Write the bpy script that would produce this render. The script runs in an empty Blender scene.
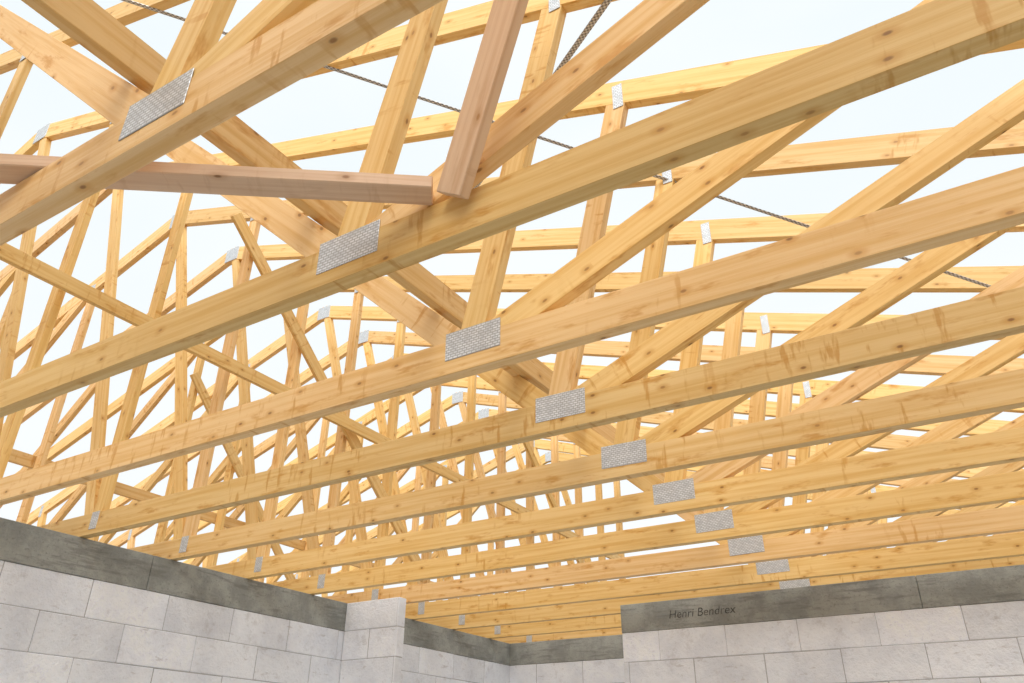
import bpy, bmesh, math, random
from mathutils import Vector, Matrix
random.seed(7)
scene = bpy.context.scene
CZ = 1.5   # camera height; all "relative" heights are measured from it

# ------------------------------------------------------------------ materials
def new_mat(name):
    m = bpy.data.materials.new(name); m.use_nodes = True
    nt = m.node_tree
    b = nt.nodes["Principled BSDF"]
    return m, nt, b

class N:
    def __init__(s, nt): s.nt = nt
    def node(s, t, **kw):
        n = s.nt.nodes.new(t)
        for k, v in kw.items(): setattr(n, k, v)
        return n
    def link(s, a, b): s.nt.links.new(a, b)
    def mapping(s, vec, scale, loc=(0,0,0)):
        n = s.node("ShaderNodeMapping"); n.inputs["Scale"].default_value = scale
        n.inputs["Location"].default_value = loc
        s.link(vec, n.inputs["Vector"]); return n.outputs[0]
    def noise(s, vec, scale=1, detail=3, rough=.55, dim='3D'):
        n = s.node("ShaderNodeTexNoise"); n.noise_dimensions = dim
        n.inputs["Scale"].default_value = scale; n.inputs["Detail"].default_value = detail
        n.inputs["Roughness"].default_value = rough
        s.link(vec, n.inputs["Vector"]); return n.outputs[0]
    def rng(s, val, a, b, c=0, d=1, smooth=True):
        n = s.node("ShaderNodeMapRange")
        if smooth: n.interpolation_type = 'SMOOTHSTEP'
        n.inputs[1].default_value = a; n.inputs[2].default_value = b
        n.inputs[3].default_value = c; n.inputs[4].default_value = d
        s.link(val, n.inputs[0]); return n.outputs[0]
    def math(s, op, a, b=None):
        n = s.node("ShaderNodeMath", operation=op)
        for i, v in enumerate((a, b)):
            if v is None: continue
            if isinstance(v, (int, float)): n.inputs[i].default_value = v
            else: s.link(v, n.inputs[i])
        return n.outputs[0]
    def mix(s, fac, a, b, mode='MIX'):
        n = s.node("ShaderNodeMix", data_type='RGBA', blend_type=mode)
        if isinstance(fac, (int, float)): n.inputs[0].default_value = fac
        else: s.link(fac, n.inputs[0])
        for i, v in ((6, a), (7, b)):
            if isinstance(v, tuple): n.inputs[i].default_value = (*v[:3], 1)
            else: s.link(v, n.inputs[i])
        return n.outputs[2]
    def bump(s, h, strength, dist, bsdf):
        n = s.node("ShaderNodeBump"); n.inputs["Strength"].default_value = strength
        n.inputs["Distance"].default_value = dist
        s.link(h, n.inputs["Height"]); s.link(n.outputs[0], bsdf.inputs["Normal"])

def wood_mat(name, light, dark, stain, stain_amt=.6):
    m, nt, b = new_mat(name); g = N(nt)
    uv = g.node("ShaderNodeUVMap", uv_map="UVMap").outputs[0]
    tone = g.node("ShaderNodeAttribute", attribute_name="tone")
    grain = g.noise(g.mapping(uv, (1.1, 38, 1)), 1, 5, .6)
    fine = g.noise(g.mapping(uv, (6, 260, 1)), 1, 2, .5)
    col = g.mix(g.rng(grain, .36, .70), light, dark)
    col = g.mix(g.math('MULTIPLY', g.rng(fine, .5, .75), .18), col, dark)
    bl = g.noise(g.mapping(uv, (3.4, 13, 1), (3, 7, 0)), 1, 4, .68)
    col = g.mix(g.math('MULTIPLY', g.rng(bl, .55, .70), stain_amt), col, stain)
    # short transverse machine / glue marks
    tr = g.noise(g.mapping(uv, (22, 4.0, 1), (13, 2, 0)), 1, 3, .6)
    trg = g.noise(g.mapping(uv, (1.3, 1.0, 1), (5, 21, 0)), 1, 1, .5)
    trm = g.math('MULTIPLY', g.rng(tr, .56, .66), g.rng(trg, .52, .62))
    col = g.mix(g.math('MULTIPLY', trm, stain_amt*.9), col, stain)
    v = g.node("ShaderNodeTexVoronoi", voronoi_dimensions='2D'); v.inputs["Scale"].default_value = 1
    g.link(g.mapping(uv, (5.5, 10, 1)), v.inputs["Vector"])
    sep = g.node("ShaderNodeSeparateColor"); g.link(v.outputs["Color"], sep.inputs[0])
    gate = g.math('GREATER_THAN', sep.outputs[0], .70)
    kn = g.math('MULTIPLY', g.rng(v.outputs["Distance"], .03, .085, 1, 0), gate)
    halo = g.math('MULTIPLY', g.rng(v.outputs["Distance"], .07, .24, .45, 0), gate)
    col = g.mix(halo, col, stain)
    knc = g.mix(sep.outputs[1], (.22, .09, .025), (.52, .26, .08))
    col = g.mix(g.math('MULTIPLY', kn, .8), col, knc)
    col = g.mix(1.0, col, tone.outputs["Color"], 'MULTIPLY')
    g.link(col, b.inputs["Base Color"])
    b.inputs["Roughness"].default_value = .5
    b.inputs["Specular IOR Level"].default_value = .35
    g.bump(g.math('ADD', grain, g.math('MULTIPLY', fine, .5)), .2, .004, b)
    return m

M_WOOD = wood_mat("planed_spruce", (.90, .635, .295), (.78, .48, .16), (.62, .285, .045), .72)
M_PINK = wood_mat("rough_sawn_pine", (.84, .62, .40), (.72, .48, .28), (.54, .31, .14), .35)

def plate_mat():
    m, nt, b = new_mat("galvanised_nail_plate"); g = N(nt)
    uv = g.node("ShaderNodeUVMap", uv_map="UVMap").outputs[0]
    br = g.node("ShaderNodeTexBrick"); br.offset = .5
    br.inputs["Scale"].default_value = 1
    br.inputs["Brick Width"].default_value = .022; br.inputs["Row Height"].default_value = .011
    br.inputs["Mortar Size"].default_value = .0024; br.inputs["Mortar Smooth"].default_value = .5
    g.link(uv, br.inputs["Vector"])
    n = g.noise(uv, 30, 2)
    base = g.mix(g.rng(n, .35, .65), (.62, .66, .70), (.80, .84, .88))
    col = g.mix(br.outputs["Fac"], base, (.42, .44, .46))
    g.link(col, b.inputs["Base Color"])
    b.inputs["Metallic"].default_value = .4; b.inputs["Roughness"].default_value = .45
    g.bump(br.outputs["Fac"], -.3, .002, b)
    return m
M_PLATE = plate_mat()

def block_mat():
    m, nt, b = new_mat("aerated_concrete_block"); g = N(nt)
    geo = g.node("ShaderNodeTexCoord").outputs["Object"]
    tone = g.node("ShaderNodeAttribute", attribute_name="tone")
    n1 = g.noise(geo, 3.5, 5, .6); n2 = g.noise(geo, 38, 4, .65); n3 = g.noise(geo, 6, 6, .75)
    n4 = g.noise(g.mapping(geo, (1, 1, 3.5)), 5, 5, .7)
    col = g.mix(g.rng(n1, .35, .7), (.93, .96, 1.0), (.80, .83, .89))
    col = g.mix(g.math('MULTIPLY', g.rng(n3, .55, .68), .4), col, (.56, .55, .56))
    col = g.mix(g.math('MULTIPLY', g.rng(n4, .61, .69), .45), col, (.46, .43, .42))
    col = g.mix(g.math('MULTIPLY', g.rng(n2, .60, .72), .35), col, (.48, .47, .48))
    col = g.mix(1.0, col, tone.outputs["Color"], 'MULTIPLY')
    g.link(col, b.inputs["Base Color"]); b.inputs["Roughness"].default_value = .95
    g.bump(g.math('ADD', n2, g.math('MULTIPLY', n3, 1.5)), .6, .015, b)
    return m
M_BLOCK = block_mat()

def concrete_mat(name, c1, c2, c3, amt=.5):
    m, nt, b = new_mat(name); g = N(nt)
    geo = g.node("ShaderNodeTexCoord").outputs["Object"]
    n1 = g.noise(geo, 3.2, 6, .7); n2 = g.noise(geo, 50, 3, .6)
    n3 = g.noise(g.mapping(geo, (1, 1, 7)), 2.6, 5, .7)
    col = g.mix(g.rng(n1, .38, .62), c1, c2)
    col = g.mix(g.math('MULTIPLY', g.rng(n3, .5, .66), amt), col, c3)
    col = g.mix(g.math('MULTIPLY', g.rng(n2, .58, .70), .5), col, c3)
    g.link(col, b.inputs["Base Color"]); b.inputs["Roughness"].default_value = .9
    g.bump(g.math('ADD', n2, n3), .5, .01, b)
    return m
M_RING = concrete_mat("ring_beam_concrete", (.39, .40, .37), (.27, .28, .26), (.17, .17, .155), .6)
M_MORTAR = concrete_mat("thin_bed_mortar", (.52, .52, .54), (.44, .44, .46), (.32, .32, .33))
M_FLOOR = concrete_mat("floor_screed", (.56, .56, .56), (.48, .48, .48), (.40, .40, .39))
M_GROUND = concrete_mat("site_ground", (.34, .30, .22), (.25, .24, .15), (.16, .18, .09))

def strap_mat():
    m, nt, b = new_mat("perforated_steel_strap"); g = N(nt)
    uv = g.node("ShaderNodeUVMap", uv_map="UVMap").outputs[0]
    ck = g.node("ShaderNodeTexChecker"); ck.inputs["Scale"].default_value = 1
    g.link(g.mapping(uv, (70, 90, 1)), ck.inputs["Vector"])
    ck.inputs["Color1"].default_value = (.66, .67, .69, 1); ck.inputs["Color2"].default_value = (.24, .24, .25, 1)
    g.link(ck.outputs[0], b.inputs["Base Color"])
    b.inputs["Roughness"].default_value = .4; b.inputs["Metallic"].default_value = .4
    return m
M_STRAP = strap_mat()
M_PAINT, _nt, _b = new_mat("faded_marker_paint")
_g = N(_nt)
_n = _g.noise(_g.node("ShaderNodeTexCoord").outputs["Object"], 25, 4, .7)
_g.link(_g.mix(_g.rng(_n, .45, .65), (.07, .07, .065), (.16, .16, .15)), _b.inputs["Base Color"])
_b.inputs["Roughness"].default_value = .9

# ------------------------------------------------------------------ mesh helpers
class Builder:
    def __init__(s):
        s.bm = bmesh.new(); s.uv = s.bm.loops.layers.uv.new("UVMap")
        s.col = s.bm.loops.layers.float_color.new("tone")
    def beam(s, p0, p1, w, t, tdir=(0,1,0), mat=0, tone=None, uvoff=True):
        """box from p0 to p1; t = thickness along tdir, w = depth across"""
        p0, p1 = Vector(p0), Vector(p1); d = (p1-p0); L = d.length; d.normalize()
        T = Vector(tdir); T = (T - d*T.dot(d)).normalized(); W = d.cross(T).normalized()
        ou, ov = (random.uniform(0, 80), random.uniform(0, 80)) if uvoff else (0, 0)
        if tone is None:
            k = random.uniform(.88, 1.08); r = random.uniform(-.05, .05)
            tone = (k, k*(1-abs(r)*.5), k*(1-.04+r*2.4), 1)
        vs = []
        for a in (0, L):
            for (i, j) in ((-1,-1), (1,-1), (1,1), (-1,1)):
                vs.append(s.bm.verts.new(p0 + d*a + W*(i*w/2) + T*(j*t/2)))
        per = [0, w, w+t, 2*w+t, 2*w+2*t]
        for k in range(4):
            k2 = (k+1) % 4
            f = s.bm.faces.new((vs[k], vs[k2], vs[4+k2], vs[4+k])); f.material_index = mat
            for lp, uv in zip(f.loops, ((0,per[k]), (0,per[k+1]), (L,per[k+1]), (L,per[k]))):
                lp[s.uv].uv = (uv[0]+ou, uv[1]+ov); lp[s.col] = tone
        for idx in ((3,2,1,0), (4,5,6,7)):
            f = s.bm.faces.new([vs[i] for i in idx]); f.material_index = mat
            for lp, uv in zip(f.loops, ((0,0), (.02,0), (.02,t), (0,t))):
                lp[s.uv].uv = (uv[0]+ou+5, uv[1]+ov); lp[s.col] = tone
    def finish(s, name, mats, bevel=0.0):
        bmesh.ops.recalc_face_normals(s.bm, faces=s.bm.faces)
        me = bpy.data.meshes.new(name); s.bm.to_mesh(me); s.bm.free()
        for m in mats: me.materials.append(m)
        o = bpy.data.objects.new(name, me); scene.collection.objects.link(o)
        if bevel:
            b = o.modifiers.new("bevel", 'BEVEL'); b.width = bevel; b.segments = 1
            b.limit_method = 'ANGLE'
        return o

# ------------------------------------------------------------------ roof trusses
S = 0.722; Y0 = 0.754 + .03
XR = -6.35                       # ridge
def ztop(x):                     # centre line of the top chord (relative)
    return 3.30 - .33*((XR-(x-XR) if x < XR else x) + 1.14)
CB, CT = 1.38 + CZ, 1.53 + CZ    # bottom chord faces
CM = (CB+CT)/2
def mir(x): return 2*XR - x

def plate(b, x, z, y, w, h, ang=0):
    c, sn = math.cos(ang), math.sin(ang)
    for sy in (-1, 1):
        yy = y + sy*.0315
        b.beam((x-c*w/2, yy, z-sn*w/2), (x+c*w/2, yy, z+sn*w/2), h, .003, mat=1, tone=(1,1,1,1))

def truss(n):
    y = Y0 + n*S; b = Builder()
    xh = 4.75
    j = lambda a=.004: random.uniform(-a, a)
    b.beam((mir(xh), y, CM+j()), (xh, y, CM+j()), .15, .060)
    for sgn in (1, -1):
        xe = xh+.45
        pr = (XR, y, ztop(XR)+CZ)
        pe = ((xe if sgn > 0 else mir(xe)), y, ztop(xe)+CZ)
        b.beam(pr, pe, .16, .0585+.0005*sgn)
    Z = lambda x: ztop(x)+CZ
    base = [
        ((-1.57, 1.47+CZ), (-1.14, Z(-1.14)), .115, 1),
        ((-1.47, 1.50+CZ), (1.06, Z(1.06)), .125, 1),
        ((-1.62, 1.50+CZ), (-5.02, Z(-5.02)), .12, 1),
        ((-5.10, 1.46+CZ), (-5.10, Z(-5.10)), .10, 1),
        ((-5.18, 1.48+CZ), (-6.32, Z(-6.32)), .10, 0),
        ((2.30, 1.48+CZ), (1.12, Z(1.12)), .10, 1),
    ]
    k = 0
    for (a, c, w, both) in base:
        for m_ in ((False, True) if both else (False,)):
            ax, cx = (mir(a[0]), mir(c[0])) if m_ else (a[0], c[0])
            b.beam((ax, y, a[1]), (cx, y, c[1]), w, .056-.0008*k); k += 1
    plate(b, -1.55+j(.006), 1.50+CZ+j(.004), y, .26, .125, j(.015))
    plate(b, mir(-1.5165), 1.50+CZ, y, .26, .125)
    for m_ in (0, 1):
        f = (lambda x: mir(x)) if m_ else (lambda x: x)
        plate(b, f(-1.14), 3.27+CZ, y, .06, .17)
        plate(b, f(-5.10), 1.475+CZ, y, .08, .12)
        plate(b, f(-5.08), Z(-5.08)-.05, y, .12, .12)
        plate(b, f(1.08), Z(1.08)-.03, y, .2, .13, -.32*(1-2*m_))
        plate(b, f(2.30), 1.47+CZ, y, .13, .12)
        plate(b, f(4.45), 1.50+CZ, y, .3, .13)
    plate(b, XR, Z(XR)-.02, y, .2, .17)
    return b.finish("roof_truss", [M_WOOD, M_PLATE], .003)

for n in range(-4, 16):
    truss(n)

# ------------------------------------------------------------------ bracing timber
def brace(name, p0, p1, w, t, tdir, mat):
    b = Builder()
    b.beam((p0[0], p0[1], p0[2]+CZ), (p1[0], p1[1], p1[2]+CZ), w, t, tdir)
    return b.finish(name, [mat], .003)

brace("diagonal_brace_board", (-3.35, -.10, 1.556), (-1.185, 1.445, 1.556), .09, .044, (0,0,1), M_PINK)
brace("raking_strut", (-1.105, 1.44, 1.50), (-.30, 1.00, 2.80), .105, .042, (0,1,0), M_PINK)
brace("longitudinal_runner", (-1.73, -2.2, 1.765), (-1.73, 3.2, 1.765), .125, .045, (1,0,0), M_WOOD)
brace("longitudinal_runner", (-1.78, 2.75, 1.775), (-1.78, 7.9, 1.765), .125, .045, (1,0,0), M_WOOD)
brace("longitudinal_runner", (-4.92, -2.2, 2.9), (-4.92, 11.6, 2.9), .11, .04, (1,0,0), M_WOOD)
brace("longitudinal_runner", (mir(-5.02), -2.2, 2.6), (mir(-5.02), 11.6, 2.6), .12, .04, (1,0,0), M_WOOD)
brace("cross_brace", (-5.01, 3.39, 4.35), (-5.01, 6.44, 1.75), .12, .035, (1,0,0), M_WOOD)
brace("cross_brace", (-5.01, 8.2, 4.15), (-5.01, 11.0, 1.75), .11, .035, (1,0,0), M_WOOD)
brace("cross_brace", (mir(-5.2), .9, 4.1), (mir(-5.2), 3.2, 1.75), .11, .035, (1,0,0), M_WOOD)
brace("cross_brace", (mir(-5.2), 5.0, 4.1), (mir(-5.2), 7.3, 1.75), .11, .035, (1,0,0), M_WOOD)

def strap(pa, pb, w):
    f = lambda x, y: Vector((x, y, ztop(x)+CZ-.088))
    A, B = f(*pa), f(*pb); b = Builder()
    b.beam(A, B, w, .003, (0,0,1), tone=(1,1,1,1))
    return b.finish("wind_bracing_strap", [M_STRAP])
strap((-5.5, -.36), (1.9, 6.44), .024); strap((2.0, -.05), (-3.6, 4.40), .032)

# ------------------------------------------------------------------ masonry
def masonry(name, p0, p1, thick, ztop_, side, ring=True, offset=0.0):
    p0, p1, sd = Vector((*p0, 0)), Vector((*p1, 0)), Vector((*side, 0))
    L = (p1-p0).length; d = (p1-p0)/L
    b = Builder(); c = sd*(thick/2)
    ringh = .245 if ring else 0
    top = ztop_ - ringh; H = .2475
    b.beam(p0+c+d*.004+Vector((0,0,top/2)), p1+c-d*.004+Vector((0,0,top/2)), top-.004, thick-.007, (sd.x, sd.y, 0), mat=1, uvoff=False)
    z = top; row = 0
    while z > .01:
        zl = max(0, z-H); x = -((row % 2)*.30 + offset) 
        while x < L:
            xa, xb = max(0, x), min(L, x+.60)
            if xb-xa > .02:
                k = random.uniform(.90, 1.05)
                jit = sd*random.uniform(-.0028, .0028)
                g1, g2 = random.uniform(.001, .003), random.uniform(.001, .003)
                b.beam(p0+c+jit+d*(xa+g1)+Vector((0,0,(z+zl)/2)), p0+c+jit+d*(xb-g2)+Vector((0,0,(z+zl)/2)),
                       z-zl-random.uniform(.0025, .005), thick, (sd.x, sd.y, 0), mat=0, tone=(k, k, k*1.01, 1))
            x += .60
        z -= H; row += 1
    if ring:
        x = 0
        while x < L:
            xb = min(L, x+2.5)
            b.beam(p0+c+d*x+Vector((0,0,ztop_-ringh/2)), p0+c+d*(xb-.003)+Vector((0,0,ztop_-ringh/2)), ringh, thick+.006, (sd.x, sd.y, 0), mat=2, uvoff=False)
            x += 2.5
    return b.finish(name, [M_BLOCK, M_MORTAR, M_RING], .004)

WT = CB - .002
XL, YB, YN = -5.22, 8.44, 6.88
masonry("wall_left", (XL, -4.0), (XL, YB), .24, WT, (-1, 0), offset=.1)
masonry("wall_pier", (XL+.003, 5.565), (-4.595, 5.565), .10, WT, (0, 1), ring=False)
masonry("wall_back", (XL-.24, YB+.003), (-3.06+.24, YB+.003), .24, WT, (0, 1))
wr = masonry("wall_right", (-3.06, YN), (4.40, YN), .24, WT, (0, 1), offset=.25)
masonry("wall_alcove", (-3.06, YN+.25), (-3.06, YB), .24, WT, (1, 0))
masonry("wall_side", (4.40, -4.0), (4.40, 12.0), .30, WT, (1, 0))
masonry("wall_front", (XL, -4.25), (4.40, -4.25), .24, WT, (0, 1))
masonry("wall_outer", (mir(4.40), -4.0), (mir(4.40), 12.0), .30, WT, (-1, 0))
masonry("wall_gable", (mir(4.40), 12.0), (4.40, 12.0), .24, WT, (0, 1))

cu = bpy.data.curves.new("handwriting", 'FONT'); cu.body = "Henri Bendrex"; cu.size = .10; cu.extrude = .0005
cu.shear = .2; cu.space_character = 1.0; cu.offset = -.0008
to = bpy.data.objects.new("handwriting", cu); scene.collection.objects.link(to)
to.location = (-2.60, YN-.0055, 1.222+CZ); to.rotation_euler = (math.radians(90), 0, 0)
cu.materials.append(M_PAINT); to.parent = wr

def slab(name, x0, x1, y0, y1, z0, z1, mat):
    b = Builder()
    b.beam((x0, (y0+y1)/2, (z0+z1)/2), (x1, (y0+y1)/2, (z0+z1)/2), y1-y0, z1-z0, (0,0,1), uvoff=False)
    return b.finish(name, [mat])
slab("floor", mir(4.75), 4.75, -4.3, 12.3, -.2, 0, M_FLOOR)
slab("ground", -120, 110, -110, 120, -.6, -.2, M_GROUND)

# ------------------------------------------------------------------ light
w = bpy.data.worlds.new("overcast_sky"); scene.world = w; w.use_nodes = True
g = N(w.node_tree); bg = w.node_tree.nodes["Background"]
tc = g.node("ShaderNodeTexCoord").outputs["Generated"]
sp = g.node("ShaderNodeSeparateXYZ"); g.link(tc, sp.inputs[0])
cl = g.noise(g.mapping(tc, (1, 1, 2.5)), 1.6, 4, .5)
col = g.mix(g.rng(sp.outputs[2], .0, .9), (.80, .83, .84), (.745, .81, .835))
col = g.mix(g.rng(cl, .4, .65, 0, .6), col, (.84, .86, .865))
g.link(col, bg.inputs["Color"]); bg.inputs["Strength"].default_value = 1.2
sd = bpy.data.lights.new("sun", 'SUN'); sd.energy = 2.6; sd.angle = math.radians(40); sd.color = (1, .97, .93)
so = bpy.data.objects.new("sun", sd); scene.collection.objects.link(so)
so.rotation_euler = Vector((.35, -.95, .9)).to_track_quat('Z', 'Y').to_euler()
so.location = (3, -6, 12)

scene.view_settings.view_transform = 'Standard'

# ------------------------------------------------------------------ camera
cd = bpy.data.cameras.new("camera"); cd.sensor_width = 36; cd.lens = 778/1024*36
cam = bpy.data.objects.new("camera", cd); scene.collection.objects.link(cam)
R = Matrix(((.8525, .2486, .4599), (.5230, -.4185, -.7425), (.0079, .8735, -.4868)))
q = R.to_quaternion(); q.normalize()
cam.matrix_world = Matrix.Translation((0, 0, CZ)) @ q.to_matrix().to_4x4()
cd.clip_start = .02
scene.camera = cam
